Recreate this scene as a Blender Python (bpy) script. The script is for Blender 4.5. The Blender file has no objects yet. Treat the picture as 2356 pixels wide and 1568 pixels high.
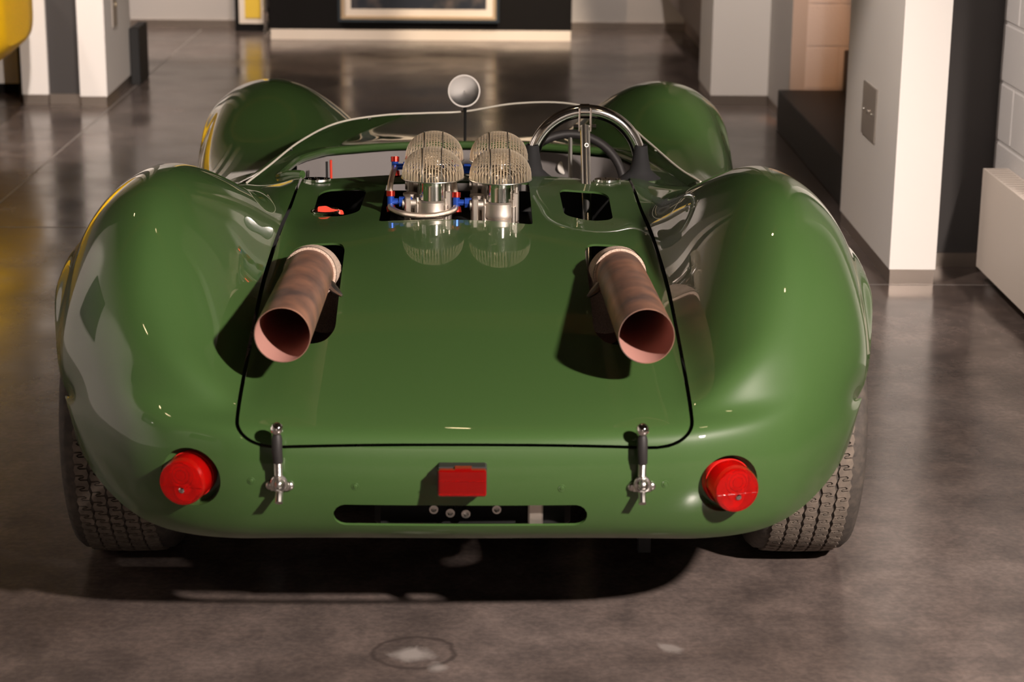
import bpy, math, random
import numpy as np
from mathutils import Vector, Matrix
random.seed(7)
R = math.radians
scene = bpy.context.scene
col = scene.collection

# ------------------------------------------------------------------ camera
F_PX, CXP, CYP = 4700.0, 1178.0, 784.0
CAM = np.array([0.0, -4.2, 1.667])
_y, _p, _r = R(1.36), R(15.8), R(0.56)
_f = np.array([math.sin(_y)*math.cos(_p), math.cos(_y)*math.cos(_p), -math.sin(_p)])
_rt = np.array([math.cos(_y), -math.sin(_y), 0.0])
_u = np.cross(_rt, _f)
CR = _rt*math.cos(_r) + _u*math.sin(_r)
CU = -_rt*math.sin(_r) + _u*math.cos(_r)
cd = bpy.data.cameras.new('camera')
cam = bpy.data.objects.new('camera', cd); col.objects.link(cam)
cd.sensor_width = 36.0; cd.lens = F_PX/2356*36.0; cd.clip_start = 0.05; cd.clip_end = 100
cam.matrix_world = Matrix(((CR[0], CU[0], -_f[0], CAM[0]), (CR[1], CU[1], -_f[1], CAM[1]),
                           (CR[2], CU[2], -_f[2], CAM[2]), (0, 0, 0, 1)))
cd.dof.use_dof = True; cd.dof.focus_distance = 4.75; cd.dof.aperture_fstop = 5.0
scene.camera = cam
def _ray(x, y): return _f + CR*((x-CXP)/F_PX) + CU*((CYP-y)/F_PX)
def atz(x, y, z=0.0): d = _ray(x, y); return CAM + d*((z-CAM[2])/d[2])
def aty(x, y, Y): d = _ray(x, y); return CAM + d*((Y-CAM[1])/d[1])
def atx(x, y, X): d = _ray(x, y); return CAM + d*((X-CAM[0])/d[0])

# ------------------------------------------------------------------ world, lights, exposure
world = bpy.data.worlds.new('world'); scene.world = world; world.use_nodes = True
bg = world.node_tree.nodes['Background']; bg.inputs[0].default_value = (0.9, 0.85, 0.8, 1); bg.inputs[1].default_value = 0.0
vs = scene.view_settings
vs.view_transform = 'Standard'; vs.look = 'None'; vs.gamma = 1.0; vs.use_curve_mapping = False
vs.exposure = 1.27
WARM = (1.0, 0.86, 0.77)
SPOTS = [  # all hang under the ceiling above the frame: location, aim, watts, cone degrees, radius, colour, what it lights
    ((2.13, -3.25, 2.55), (0.10, -0.60, 0.30), 640, 76, 0.08, WARM, 'tail of the green car'),
    ((0.95, -0.30, 2.55), (1.62, 2.55, 0.9), 36, 44, 0.03, WARM, 'lit face of the near white pillar'),
    ((0.85, 6.0, 2.55), (0.22, 8.56, 0.35), 260, 22, 0.04, (1.0, 0.80, 0.60), 'gilt framed picture'),
    ((-0.9, 6.2, 2.55), (-0.5, 8.6, 0.1), 60, 60, 0.04, (1.0, 0.72, 0.50), 'base of the black display panel'),
    ((-2.55, 3.4, 2.55), (-1.95, 6.2, 0.5), 32, 50, 0.06, WARM, 'two white pilasters'),
    ((-1.2, 2.3, 2.55), (-2.3, 5.0, 0.6), 290, 36, 0.05, WARM, 'yellow car'),
    ((0.5, 3.9, 2.55), (1.36, 6.2, 0.4), 90, 34, 0.06, WARM, 'far white pillar'),
    ((-2.6, 7.3, 2.55), (-1.9, 9.15, 0.3), 160, 66, 0.05, WARM, 'back wall beside the poster board'),
    ((0.9, 7.5, 2.55), (1.0, 9.15, 0.2), 85, 55, 0.05, WARM, 'back wall beside the dark niche'),
    ((-1.75, -0.6, 2.55), (-3.0, -0.4, 0.9), 46, 66, 0.06, WARM, 'middle of the white partition wall'),
    ((-1.75, 1.4, 2.55), (-3.0, 1.5, 0.9), 46, 66, 0.06, WARM, 'end of the white partition wall'),
    ((-1.75, -3.6, 2.55), (-3.0, -3.4, 0.9), 46, 66, 0.06, WARM, 'widest picture of the partition wall'),
    ((-0.8, -6.6, 2.55), (-0.4, -8.8, 1.2), 90, 90, 0.06, WARM, 'white wall behind the green car'),
    ((0.0, 0.95, 2.55), (1.72, 2.35, 0.35), 100, 40, 0.03, WARM, 'convector heater and block wall, an added fill light'),  # added fill to brighten the right side, no known lamp here
    ((1.60, 4.35, 2.55), (1.640, 5.40, 0.50), 70, 10, 0.03, (1.0, 0.36, 0.08), 'block wall behind the stairs in orange'),
]
SPOT_OBJS = []
for i, (loc, aim, w, cone, rad, c, _t) in enumerate(SPOTS):
    ld = bpy.data.lights.new('ceiling_spot_offscreen', 'SPOT'); ld.energy = w; ld.color = c
    ld.spot_size = R(cone); ld.spot_blend = 0.5; ld.shadow_soft_size = rad
    lo = bpy.data.objects.new('ceiling_spot_offscreen', ld); col.objects.link(lo)
    lo.location = loc
    lo.rotation_euler = (Vector(aim)-Vector(loc)).to_track_quat('-Z', 'Y').to_euler()
    SPOT_OBJS.append(lo)

# ------------------------------------------------------------------ materials
MATS = {}
def mat(name, c, rough=0.5, metal=0.0, coat=0.0, spec=0.5, trans=0.0, ior=1.45, noise=None, bump=None, emit=None, rnoise=None, coords='Object'):
    m = bpy.data.materials.new(name); m.use_nodes = True
    nt = m.node_tree; b = nt.nodes['Principled BSDF']
    b.inputs['Base Color'].default_value = (*c, 1); b.inputs['Roughness'].default_value = rough
    b.inputs['Metallic'].default_value = metal; b.inputs['Coat Weight'].default_value = coat
    b.inputs['Coat Roughness'].default_value = 0.015
    b.inputs['Specular IOR Level'].default_value = spec; b.inputs['Transmission Weight'].default_value = trans
    b.inputs['IOR'].default_value = ior
    tc = None
    def texc():
        nonlocal tc
        if tc is None: tc = nt.nodes.new('ShaderNodeTexCoord')
        return tc.outputs[coords]
    if noise:      # (scale, second colour, detail, low, high, stretch)
        n = nt.nodes.new('ShaderNodeTexNoise'); n.inputs['Scale'].default_value = noise[0]; n.inputs['Detail'].default_value = noise[2]
        src = texc()
        if len(noise) > 5:
            mp = nt.nodes.new('ShaderNodeMapping'); mp.inputs['Scale'].default_value = noise[5]
            nt.links.new(src, mp.inputs[0]); src = mp.outputs[0]
        nt.links.new(src, n.inputs['Vector'])
        rp = nt.nodes.new('ShaderNodeValToRGB')
        rp.color_ramp.elements[0].position = noise[3]; rp.color_ramp.elements[0].color = (*c, 1)
        rp.color_ramp.elements[1].position = noise[4]; rp.color_ramp.elements[1].color = (*noise[1], 1)
        nt.links.new(n.outputs[0], rp.inputs[0]); nt.links.new(rp.outputs[0], b.inputs['Base Color'])
    if rnoise:     # (scale, low rough, high rough)
        n = nt.nodes.new('ShaderNodeTexNoise'); n.inputs['Scale'].default_value = rnoise[0]; n.inputs['Detail'].default_value = 5
        nt.links.new(texc(), n.inputs['Vector'])
        mr = nt.nodes.new('ShaderNodeMapRange'); mr.inputs[1].default_value = 0.3; mr.inputs[2].default_value = 0.7
        mr.inputs[3].default_value = rnoise[1]; mr.inputs[4].default_value = rnoise[2]
        nt.links.new(n.outputs[0], mr.inputs[0]); nt.links.new(mr.outputs[0], b.inputs['Roughness'])
    if bump:       # (scale, strength, distance)
        n = nt.nodes.new('ShaderNodeTexNoise'); n.inputs['Scale'].default_value = bump[0]; n.inputs['Detail'].default_value = 4
        nt.links.new(texc(), n.inputs['Vector'])
        bp = nt.nodes.new('ShaderNodeBump'); bp.inputs['Strength'].default_value = bump[1]; bp.inputs['Distance'].default_value = bump[2]
        nt.links.new(n.outputs[0], bp.inputs['Height']); nt.links.new(bp.outputs[0], b.inputs['Normal'])
    if emit:
        b.inputs['Emission Color'].default_value = (*emit[0], 1); b.inputs['Emission Strength'].default_value = emit[1]
    MATS[name] = m
    return m
mat('green_paint', (0.042, 0.090, 0.024), 0.45, coat=1.0, spec=0.3, noise=(900, (0.052, 0.105, 0.030), 1, 0.55, 0.75))
mat('chrome', (0.86, 0.85, 0.83), 0.06, 1.0)
mat('hoop_chrome', (0.88, 0.87, 0.85), 0.13, 1.0)
mat('steel', (0.62, 0.60, 0.57), 0.28, 1.0)
mat('cast_alloy', (0.62, 0.56, 0.50), 0.45, 1.0, bump=(160, 0.3, 0.0006))
mat('satin_alloy', (0.85, 0.82, 0.78), 0.24, 1.0)
mat('polished_alloy', (0.82, 0.80, 0.77), 0.12, 1.0)
mat('brass_mesh', (0.95, 0.82, 0.64), 0.34, 0.85)
mat('rust_pipe', (0.17, 0.115, 0.10), 0.5, 0.6, noise=(11, (0.46, 0.235, 0.155), 8, 0.36, 0.66), rnoise=(9, 0.35, 0.6))
mat('pipe_inside', (0.40, 0.20, 0.165), 0.85)
mat('heat_wrap', (0.66, 0.50, 0.40), 0.95, bump=(420, 1.0, 0.004), noise=(300, (0.45, 0.33, 0.26), 3, 0.45, 0.65))
mat('black_rubber', (0.018, 0.016, 0.016), 0.55)
mat('tyre_rubber', (0.050, 0.043, 0.038), 0.78, noise=(60, (0.085, 0.070, 0.058), 5, 0.4, 0.7), bump=(700, 0.5, 0.0006))
mat('tread_rubber', (0.115, 0.095, 0.078), 0.85, noise=(50, (0.19, 0.155, 0.125), 5, 0.35, 0.7), bump=(900, 0.6, 0.0006))
mat('black_cloth', (0.012, 0.012, 0.013), 0.85, bump=(900, 0.5, 0.0005))
mat('matte_black', (0.008, 0.008, 0.008), 0.6)
mat('grey_trim', (0.27, 0.25, 0.245), 0.6)
mat('blue_anodised', (0.03, 0.10, 0.55), 0.3, 0.6)
mat('red_anodised', (0.50, 0.03, 0.02), 0.25, 0.8)
mat('red_enamel', (0.75, 0.06, 0.03), 0.35)
mat('braid', (0.70, 0.60, 0.50), 0.35, 1.0, bump=(900, 1.0, 0.001))
mat('red_lens', (0.80, 0.010, 0.008), 0.08, coat=0.5, trans=0.80, ior=1.25, bump=(160, 0.5, 0.001))
mat('red_reflector', (0.85, 0.25, 0.20), 0.35, 0.3)
mat('red_back', (0.70, 0.02, 0.015), 0.4)
mat('perspex', (0.93, 0.94, 0.90), 0.0, trans=1.0, ior=1.06, spec=0.5)
mat('perspex_edge', (0.80, 0.76, 0.66), 0.15, trans=0.3)
mat('mirror_glass', (0.9, 0.9, 0.9), 0.12, 1.0)
mat('white_dial', (0.8, 0.76, 0.70), 0.4)
mat('concrete_floor', (0.10, 0.083, 0.076), 0.2, spec=0.4, rnoise=(3.0, 0.13, 0.27))
mat('joint_filler', (0.22, 0.20, 0.185), 0.5)
mat('white_wall', (0.74, 0.71, 0.68), 0.7, bump=(60, 0.05, 0.002))
mat('grey_wall', (0.42, 0.395, 0.375), 0.75, bump=(60, 0.05, 0.002))
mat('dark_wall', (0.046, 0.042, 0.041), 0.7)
mat('black_panel', (0.006, 0.0055, 0.0055), 0.7, spec=0.15)
mat('block_paint', (0.56, 0.545, 0.54), 0.7, bump=(90, 0.35, 0.004))
mat('mortar_paint', (0.52, 0.505, 0.50), 0.8)
mat('skirting_metal', (0.36, 0.31, 0.27), 0.32, 0.8)
mat('plate_metal', (0.42, 0.38, 0.34), 0.4, 0.6)
mat('beige_metal', (0.62, 0.55, 0.49), 0.5)
mat('stair_dark', (0.020, 0.019, 0.019), 0.55)
mat('brown_wall', (0.25, 0.20, 0.175), 0.7)
mat('yellow_paint', (0.80, 0.48, 0.003), 0.55, spec=0.15)
mat('yellow_print', (0.70, 0.48, 0.05), 0.6)
mat('paper', (0.70, 0.63, 0.55), 0.7)
mat('gilt', (0.62, 0.47, 0.30), 0.35, 0.6)
mat('picture_dark', (0.02, 0.025, 0.035), 0.3, noise=(9, (0.10, 0.085, 0.08), 5, 0.5, 0.75), coat=0.5)
mat('ceiling_dark', (0.035, 0.030, 0.027), 0.8)
mat('timber', (0.32, 0.16, 0.06), 0.5)
mat('lamp_glow', (1, 0.8, 0.6), 0.5, emit=((1.0, 0.72, 0.42), 22.0))
mat('glass_dark', (0.03, 0.04, 0.05), 0.05, coat=0.5)

# concrete: mottled colour, swirls, stains with their own shapes
def concrete():
    m = MATS['concrete_floor']; nt = m.node_tree; b = nt.nodes['Principled BSDF']
    tc = nt.nodes.new('ShaderNodeTexCoord')
    def noise(scale, detail, dist=0.0, sc=(1, 1, 1)):
        mp = nt.nodes.new('ShaderNodeMapping'); mp.inputs['Scale'].default_value = sc
        nt.links.new(tc.outputs['Object'], mp.inputs[0])
        n = nt.nodes.new('ShaderNodeTexNoise'); n.inputs['Scale'].default_value = scale; n.inputs['Detail'].default_value = detail
        n.inputs['Distortion'].default_value = dist
        nt.links.new(mp.outputs[0], n.inputs['Vector']); return n.outputs[0]
    r1 = nt.nodes.new('ShaderNodeValToRGB'); e = r1.color_ramp.elements
    e[0].position = 0.34; e[0].color = (0.083, 0.066, 0.060, 1); e[1].position = 0.68; e[1].color = (0.158, 0.131, 0.123, 1)
    nt.links.new(noise(1.5, 10, 0.25), r1.inputs[0])
    r2 = nt.nodes.new('ShaderNodeValToRGB'); e = r2.color_ramp.elements
    e[0].position = 0.35; e[0].color = (0.80, 0.80, 0.80, 1); e[1].position = 0.70; e[1].color = (1.12, 1.10, 1.08, 1)
    nt.links.new(noise(14, 10, 0.2, (1, 0.8, 1)), r2.inputs[0])
    mx = nt.nodes.new('ShaderNodeMix'); mx.data_type = 'RGBA'; mx.blend_type = 'MULTIPLY'; mx.inputs[0].default_value = 1.0
    nt.links.new(r1.outputs[0], mx.inputs[6]); nt.links.new(r2.outputs[0], mx.inputs[7])
    out = mx.outputs[2]
    def mult(src, ramp_src, p0, c0, p1, c1):
        r = nt.nodes.new('ShaderNodeValToRGB'); e = r.color_ramp.elements
        e[0].position = p0; e[0].color = (c0, c0, c0, 1); e[1].position = p1; e[1].color = (c1, c1*.985, c1*.97, 1)
        nt.links.new(ramp_src, r.inputs[0])
        m = nt.nodes.new('ShaderNodeMix'); m.data_type = 'RGBA'; m.blend_type = 'MULTIPLY'; m.inputs[0].default_value = 1.0
        nt.links.new(src, m.inputs[6]); nt.links.new(r.outputs[0], m.inputs[7]); return m.outputs[2]
    out = mult(out, noise(5.5, 12, 0.6), 0.36, 0.80, 0.66, 1.16)          # clouds
    out = mult(out, noise(70, 12, 0.3), 0.38, 0.86, 0.66, 1.12)           # grain
    out = mult(out, noise(7, 8, 0.4, (0.7, 9, 1)), 0.40, 0.96, 0.70, 1.05)  # trowel marks
    # pale dried spill with a dark rim on the floor behind the tail
    def blob(px_, py_, amp, nsc, stops):
        c = atz(px_, py_)
        vd = nt.nodes.new('ShaderNodeVectorMath'); vd.operation = 'DISTANCE'; vd.inputs[1].default_value = (c[0], c[1], 0)
        nt.links.new(tc.outputs['Object'], vd.inputs[0])
        ad = nt.nodes.new('ShaderNodeMath'); ad.operation = 'MULTIPLY_ADD'; ad.inputs[1].default_value = amp
        nt.links.new(noise(nsc, 4, 0.5), ad.inputs[0]); nt.links.new(vd.outputs['Value'], ad.inputs[2])
        r = nt.nodes.new('ShaderNodeValToRGB'); e = r.color_ramp.elements
        e[0].position = stops[0][0]; e[0].color = (stops[0][1],)*3+(1,); e[1].position = stops[-1][0]; e[1].color = (stops[-1][1],)*3+(1,)
        for p, v in stops[1:-1]: k = e.new(p); k.color = (v, v, v, 1)
        nt.links.new(ad.outputs[0], r.inputs[0]); return r.outputs[0]
    def mixc(src, fac, c):
        m = nt.nodes.new('ShaderNodeMix'); m.data_type = 'RGBA'; nt.links.new(fac, m.inputs[0]); nt.links.new(src, m.inputs[6]); m.inputs[7].default_value = (*c, 1); return m.outputs[2]
    out = mixc(out, blob(955, 1500, .06, 8, [(.096, 0), (.103, .75), (.106, .75), (.113, 0)]), (0.045, 0.036, 0.033))
    out = mixc(out, blob(952, 1503, .07, 16, [(.055, .75), (.080, 0)]), (0.34, 0.31, 0.29))
    out = mixc(out, blob(1010, 1535, .07, 18, [(.045, .6), (.062, 0)]), (0.34, 0.31, 0.29))
    out = mixc(out, blob(1540, 1490, .07, 20, [(.042, .5), (.060, 0)]), (0.34, 0.31, 0.29))
    nt.links.new(out, b.inputs['Base Color'])
    bp = nt.nodes.new('ShaderNodeBump'); bp.inputs['Strength'].default_value = 0.06; bp.inputs['Distance'].default_value = 0.01
    nt.links.new(noise(3.0, 3, 0.0, (0.6, 2.2, 1)), bp.inputs['Height']); nt.links.new(bp.outputs[0], b.inputs['Normal'])
concrete()

# ------------------------------------------------------------------ mesh helpers
def nrm(v): v = np.asarray(v, float); return v/(np.linalg.norm(v)+1e-12)
def frame(d):
    d = nrm(d); a = np.array([0, 0, 1.]) if abs(d[2]) < 0.9 else np.array([1., 0, 0])
    x = nrm(np.cross(a, d)); return x, np.cross(d, x), d
class MB:
    def __init__(s): s.v = []; s.f = []
    def add(s, vs_, fs):
        o = len(s.v); s.v.extend([tuple(map(float, p)) for p in vs_]); s.f.extend([tuple(i+o for i in f) for f in fs]); return s
    def box(s, lo, hi, bev=0.0):
        lo = np.array(lo, float); hi = np.array(hi, float)
        if bev <= 0:
            v = [(x, y, z) for x in (lo[0], hi[0]) for y in (lo[1], hi[1]) for z in (lo[2], hi[2])]
            return s.add(v, [(0, 1, 3, 2), (4, 6, 7, 5), (0, 4, 5, 1), (2, 3, 7, 6), (0, 2, 6, 4), (1, 5, 7, 3)])
        v = []; idx = {}
        for a in range(3):
            for sx in (0, 1):
                for sy in (0, 1):
                    for sz in (0, 1):
                        c = np.array([(lo, hi)[sx][0], (lo, hi)[sy][1], (lo, hi)[sz][2]])
                        ins = np.array([bev*(1 if k == 0 else -1) for k in (sx, sy, sz)])
                        p = c+ins; p[a] = c[a]; idx[(a, sx, sy, sz)] = len(v); v.append(p)
        fs = []
        for a in range(3):
            o = [k for k in range(3) if k != a]
            for e in (0, 1):
                q = []
                for (i, j) in ((0, 0), (1, 0), (1, 1), (0, 1)):
                    k = [0, 0, 0]; k[a] = e; k[o[0]] = i; k[o[1]] = j; q.append(idx[(a, *k)])
                if (e == 0) != (a == 1): q = q[::-1]
                fs.append(q)
        for a in range(3):       # edges along axis a
            o = [k for k in range(3) if k != a]
            for i in (0, 1):
                for j in (0, 1):
                    k0 = [0, 0, 0]; k0[o[0]] = i; k0[o[1]] = j; k1 = k0[:]; k1[a] = 1
                    q = [idx[(o[0], *k0)], idx[(o[1], *k0)], idx[(o[1], *k1)], idx[(o[0], *k1)]]
                    fs.append(q if ((i == j) == (a != 1)) else q[::-1])
        for k in [(i, j, l) for i in (0, 1) for j in (0, 1) for l in (0, 1)]:
            fs.append([idx[(0, *k)], idx[(1, *k)], idx[(2, *k)]])
        return s.add(v, fs)
    def cyl(s, p0, p1, r0, r1=None, n=20, cap=True):
        r1 = r0 if r1 is None else r1
        p0 = np.array(p0, float); p1 = np.array(p1, float); x, y, d = frame(p1-p0)
        v = []
        for p, r in ((p0, r0), (p1, r1)):
            for k in range(n):
                a = 2*math.pi*k/n; v.append(p+r*(math.cos(a)*x+math.sin(a)*y))
        fs = [(k, (k+1) % n, n+(k+1) % n, n+k) for k in range(n)]
        s.add(v, fs)
        if cap:
            o = len(s.v)
            s.add(v[:n], [tuple(range(n-1, -1, -1))]); s.add(v[n:], [tuple(range(n))])
        return s
    def lathe(s, prof, org, axis, n=32, close=False):     # prof: (radius, along)
        org = np.array(org, float); x, y, d = frame(axis)
        v = []; m = len(prof)
        for k in range(n):
            a = 2*math.pi*k/n; e = math.cos(a)*x+math.sin(a)*y
            for (r, h) in prof: v.append(org+r*e+h*d)
        fs = []
        for k in range(n):
            k2 = (k+1) % n
            for i in range(m-1 if not close else m):
                j = (i+1) % m; fs.append((k*m+i, k2*m+i, k2*m+j, k*m+j))
        return s.add(v, fs)
    def tube(s, path, r, n=10, closed=False, cap=True):
        P = [np.array(p, float) for p in path]; m = len(P); rr = r if hasattr(r, '__len__') else [r]*m
        T = []
        for i in range(m):
            a = P[(i-1) % m] if (closed or i > 0) else P[i]; b = P[(i+1) % m] if (closed or i < m-1) else P[i]
            T.append(nrm(b-a))
        x, y, d = frame(T[0]); v = []
        for i in range(m):
            x = nrm(x-T[i]*np.dot(x, T[i])); y = np.cross(T[i], x)
            for k in range(n):
                a = 2*math.pi*k/n; v.append(P[i]+rr[i]*(math.cos(a)*x+math.sin(a)*y))
        fs = []
        for i in range(m if closed else m-1):
            j = (i+1) % m
            for k in range(n): fs.append((i*n+k, i*n+(k+1) % n, j*n+(k+1) % n, j*n+k))
        s.add(v, fs)
        if cap and not closed:
            s.add(v[:n], [tuple(range(n-1, -1, -1))]); s.add(v[-n:], [tuple(range(n))])
        return s
    def sphere(s, c, r, n=20, m=12, sc=(1, 1, 1)):
        c = np.array(c, float); v = []
        for i in range(m+1):
            t = math.pi*i/m
            for k in range(n):
                a = 2*math.pi*k/n; v.append(c+r*np.array([math.sin(t)*math.cos(a)*sc[0], math.sin(t)*math.sin(a)*sc[1], math.cos(t)*sc[2]]))
        return s.add(v, [(i*n+k, (i+1)*n+k, (i+1)*n+(k+1) % n, i*n+(k+1) % n) for i in range(m) for k in range(n)])
    def prism(s, poly, org, ex, ey, ez, h):       # poly in (ex,ey) extruded along ez by h
        org = np.array(org, float); n = len(poly)
        a = [org+np.array(ex)*p[0]+np.array(ey)*p[1] for p in poly]; b = [p+np.array(ez)*h for p in a]
        s.add(a+b, [(k, (k+1) % n, n+(k+1) % n, n+k) for k in range(n)])
        s.add(a, [tuple(range(n-1, -1, -1))]); s.add(b, [tuple(range(n))])
        return s
    def grid(s, G):
        G = np.asarray(G); a, b = G.shape[:2]
        return s.add(G.reshape(-1, 3), [(i*b+j, i*b+j+1, (i+1)*b+j+1, (i+1)*b+j) for i in range(a-1) for j in range(b-1)])
    def build(s, name, material, parent=None, angle=35, kind=None):
        return mesh_obj(name, s.v, s.f, material, parent, angle, kind)
def wloc(o):
    p = np.zeros(3)
    while o is not None: p = p+np.array(o.location); o = o.parent
    return p
def mesh_obj(name, v, f, material, parent=None, angle=35, kind=None):
    me = bpy.data.meshes.new(name)
    v = np.asarray(v, float)-wloc(parent)
    me.from_pydata(v.tolist(), [], f); me.update()
    me.materials.append(MATS[material])
    if angle:
        me.shade_smooth()
        me.set_sharp_from_angle(angle=R(angle))
    o = bpy.data.objects.new(name, me); col.objects.link(o); o.parent = parent
    if kind: o['kind'] = kind
    return o
def thing(name, label, cat, loc=(0, 0, 0), group=None):
    o = bpy.data.objects.new(name, None); col.objects.link(o); o.location = loc; o.empty_display_size = 0.1
    return tag(o, label, cat, group)
def tag(o, label, cat, group=None):
    o['label'] = label; o['category'] = cat
    if group: o['group'] = group
    return o
def struct(o, label=None):
    o['kind'] = 'structure'
    if label: o['label'] = label
    return o
def smooth_path(pts, n=40, closed=False):
    P = np.array(pts, float); m = len(P); out = []
    segs = m if closed else m-1; per = max(2, n//segs)
    for i in range(segs):
        p0 = P[(i-1) % m] if (closed or i > 0) else 2*P[0]-P[1]
        p1 = P[i]; p2 = P[(i+1) % m]
        p3 = P[(i+2) % m] if (closed or i+2 < m) else 2*P[-1]-P[-2]
        for k in range(per):
            t = k/per
            out.append(0.5*((2*p1)+(-p0+p2)*t+(2*p0-5*p1+4*p2-p3)*t*t+(-p0+3*p1-3*p2+p3)*t**3))
    if not closed: out.append(P[-1])
    return np.array(out)
def sdf_poly(px, py, poly):
    poly = np.asarray(poly, float); n = len(poly)
    d = np.full(px.shape, 1e9); inside = np.zeros(px.shape, bool)
    for i in range(n):
        a = poly[i]; b = poly[(i+1) % n]; e = b-a
        wx = px-a[0]; wy = py-a[1]
        t = np.clip((wx*e[0]+wy*e[1])/(e@e), 0, 1)
        d = np.minimum(d, (wx-e[0]*t)**2+(wy-e[1]*t)**2)
        c = (a[1] > py) != (b[1] > py)
        with np.errstate(divide='ignore', invalid='ignore'):
            xi = (b[0]-a[0])*(py-a[1])/(b[1]-a[1])+a[0]
        inside ^= (c & (px < xi))
    d = np.sqrt(d)
    return np.where(inside, -d, d)
def round_poly(poly, r, n=6):
    P = np.array(poly, float); m = len(P); out = []
    for i in range(m):
        a, b, c = P[i-1], P[i], P[(i+1) % m]
        rr = min(r, 0.45*np.linalg.norm(a-b), 0.45*np.linalg.norm(c-b))
        p = b+nrm(a-b)*rr; q = b+nrm(c-b)*rr
        for k in range(n+1):
            t = k/n; out.append((1-t)**2*p+2*t*(1-t)*b+t*t*q)
    return np.array(out)

# ================================================================== ROOM
# floor
fl = MB().box((-7.0, -9.0, -0.12), (4.2, 10.5, 0.0)).build('floor', 'concrete_floor', None, 0)
struct(fl, 'polished dark brown grey concrete floor')
def joint(a, b, w=0.008):
    a = np.array(a); b = np.array(b); d = nrm(b-a); s = np.array([-d[1], d[0]])*w/2
    v = [(*(a+s), 0.0006), (*(a-s), 0.0006), (*(b-s), 0.0006), (*(b+s), 0.0006)]
    mesh_obj('saw_cut_joint', v, [(0, 1, 2, 3)], 'joint_filler', fl, 0)
joint((-2.02, -6.0), (-1.70, 9.0)); joint((-7.0, 3.2), (-1.0, 3.21)); joint((1.2, 2.395), (4.0, 2.39)); joint((-7.0, 5.98), (-1.86, 5.90))
ceil = struct(MB().box((-7.0, -9.0, 2.75), (4.2, 10.5, 2.9)).build('ceiling', 'ceiling_dark', None, 0), 'dark ceiling')
for k, yy in enumerate((-3.4, -1.2, 1.0, 3.2, 5.4)):
    MB().box((-6.0, yy-0.05, 2.64), (4.0, yy+0.05, 2.75)).build('beam', 'timber', ceil, 0)
struct(MB().box((-7.0, 9.15, 0), (4.2, 9.35, 2.75)).build('wall_back', 'grey_wall', None, 0), 'light grey back wall')
struct(MB().box((-7.0, 9.13, 0), (4.2, 9.15, 0.045)).build('baseboard_back', 'skirting_metal', None, 0))
wl = struct(MB().box((-6.9, -9.0, 0), (-6.7, 9.15, 2.75)).build('wall_left', 'white_wall', None, 0), 'white side wall')
struct(MB().box((-7.0, -9.0, 0), (4.2, -8.8, 2.75)).build('wall_rear', 'white_wall', None, 0), 'white wall')
struct(MB().box((-3.15, -7.5, 0), (-3.0, 2.3, 2.75)).build('wall_partition', 'white_wall', None, 0), 'white partition wall hung with dark pictures')
for yy, w, nm in ((-3.6, 1.1, 'widest dark framed picture on the white partition wall'), (-1.3, .55, 'tall narrow dark picture on the white partition wall'), (0.7, .7, 'dark framed picture near the end of the white partition wall')):
    g = thing('framed_picture', nm, 'picture', (-3.0, yy, 1.0), 'pictures on the partition wall')
    MB().box((-3.0, yy-w/2, 0.9), (-2.96, yy+w/2, 1.7)).build('frame', 'black_panel', g, 0)
    MB().box((-2.962, yy-w/2+.05, 0.95), (-2.955, yy+w/2-.05, 1.65)).build('picture', 'picture_dark', g, 0)
struct(MB().box((4.0, -9.0, 0), (4.2, 1.15, 2.75)).build('wall_side', 'white_wall', None, 0), 'white wall')
struct(MB().box((1.80, 1.15, 0), (4.2, 1.3, 2.75)).build('wall_return', 'white_wall', None, 0), 'white return wall')

def skirted(name, x0, y0, x1, y1, z1, m, label, sk='skirting_metal', h=0.05):
    o = struct(MB().box((x0, y0, h), (x1, y1, z1)).build(name, m, None, 0), label)
    MB().box((x0+.004, y0+.004, 0), (x1-.004, y1-.004, h)).build('skirting', sk, o, 0)
    return o
# --- right side: near pillar, recess, block wall, convector
pr = skirted('wall_pillar_right', 1.415, 2.405, 1.570, 3.34, 2.75, 'white_wall', 'white square pillar with a metal cover plate on its shaded face')
struct(MB().box((1.570, 2.66, 0.05), (1.90, 2.80, 2.75)).build('wall_recess', 'dark_wall', None, 0), 'dark grey recessed wall beside the white pillar')
struct(MB().box((1.570, 2.648, 0), (1.90, 2.66, 0.05)).build('baseboard_recess', 'skirting_metal', None, 0))
wr = struct(MB().box((1.8075, 1.3, 0), (1.95, 2.66, 2.75)).build('wall_right', 'mortar_paint', None, 0), 'painted concrete block wall')
BL, BH = 0.40, 0.19
bmesh_cache = {}
def block(y0, y1, z0, z1):
    key = (round(y1-y0, 3), round(z1-z0, 3))
    if key not in bmesh_cache:
        o = MB().box((0, 0, 0), (0.035, y1-y0, z1-z0), 0.004).build('block', 'block_paint', wr, 0); bmesh_cache[key] = o.data
    else:
        o = bpy.data.objects.new('block', bmesh_cache[key]); col.objects.link(o); o.parent = wr
    o.location = (1.803, y0, z0)
for r_ in range(13):
    z0 = 0.055+r_*(BH+0.009); y = 2.66-(0.0 if r_ % 2 else 0.2)
    edges = [2.655]
    while y > 1.35:
        if y < 2.65: edges.append(y)
        y -= BL+0.009
    edges.append(1.305)
    for a, b in zip(edges[:-1], edges[1:]):
        if a-b > 0.03: block(b+0.0045, a-0.0045, z0, z0+BH)
struct(MB().box((1.80, 1.3, 0), (1.835, 2.655, 0.05)).build('baseboard_right', 'skirting_metal', None, 0))
cv = thing('convector_heater', 'beige metal convector heater cover on the block wall with slotted top', 'heater', (1.76, 1.6, 0.05))
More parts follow.
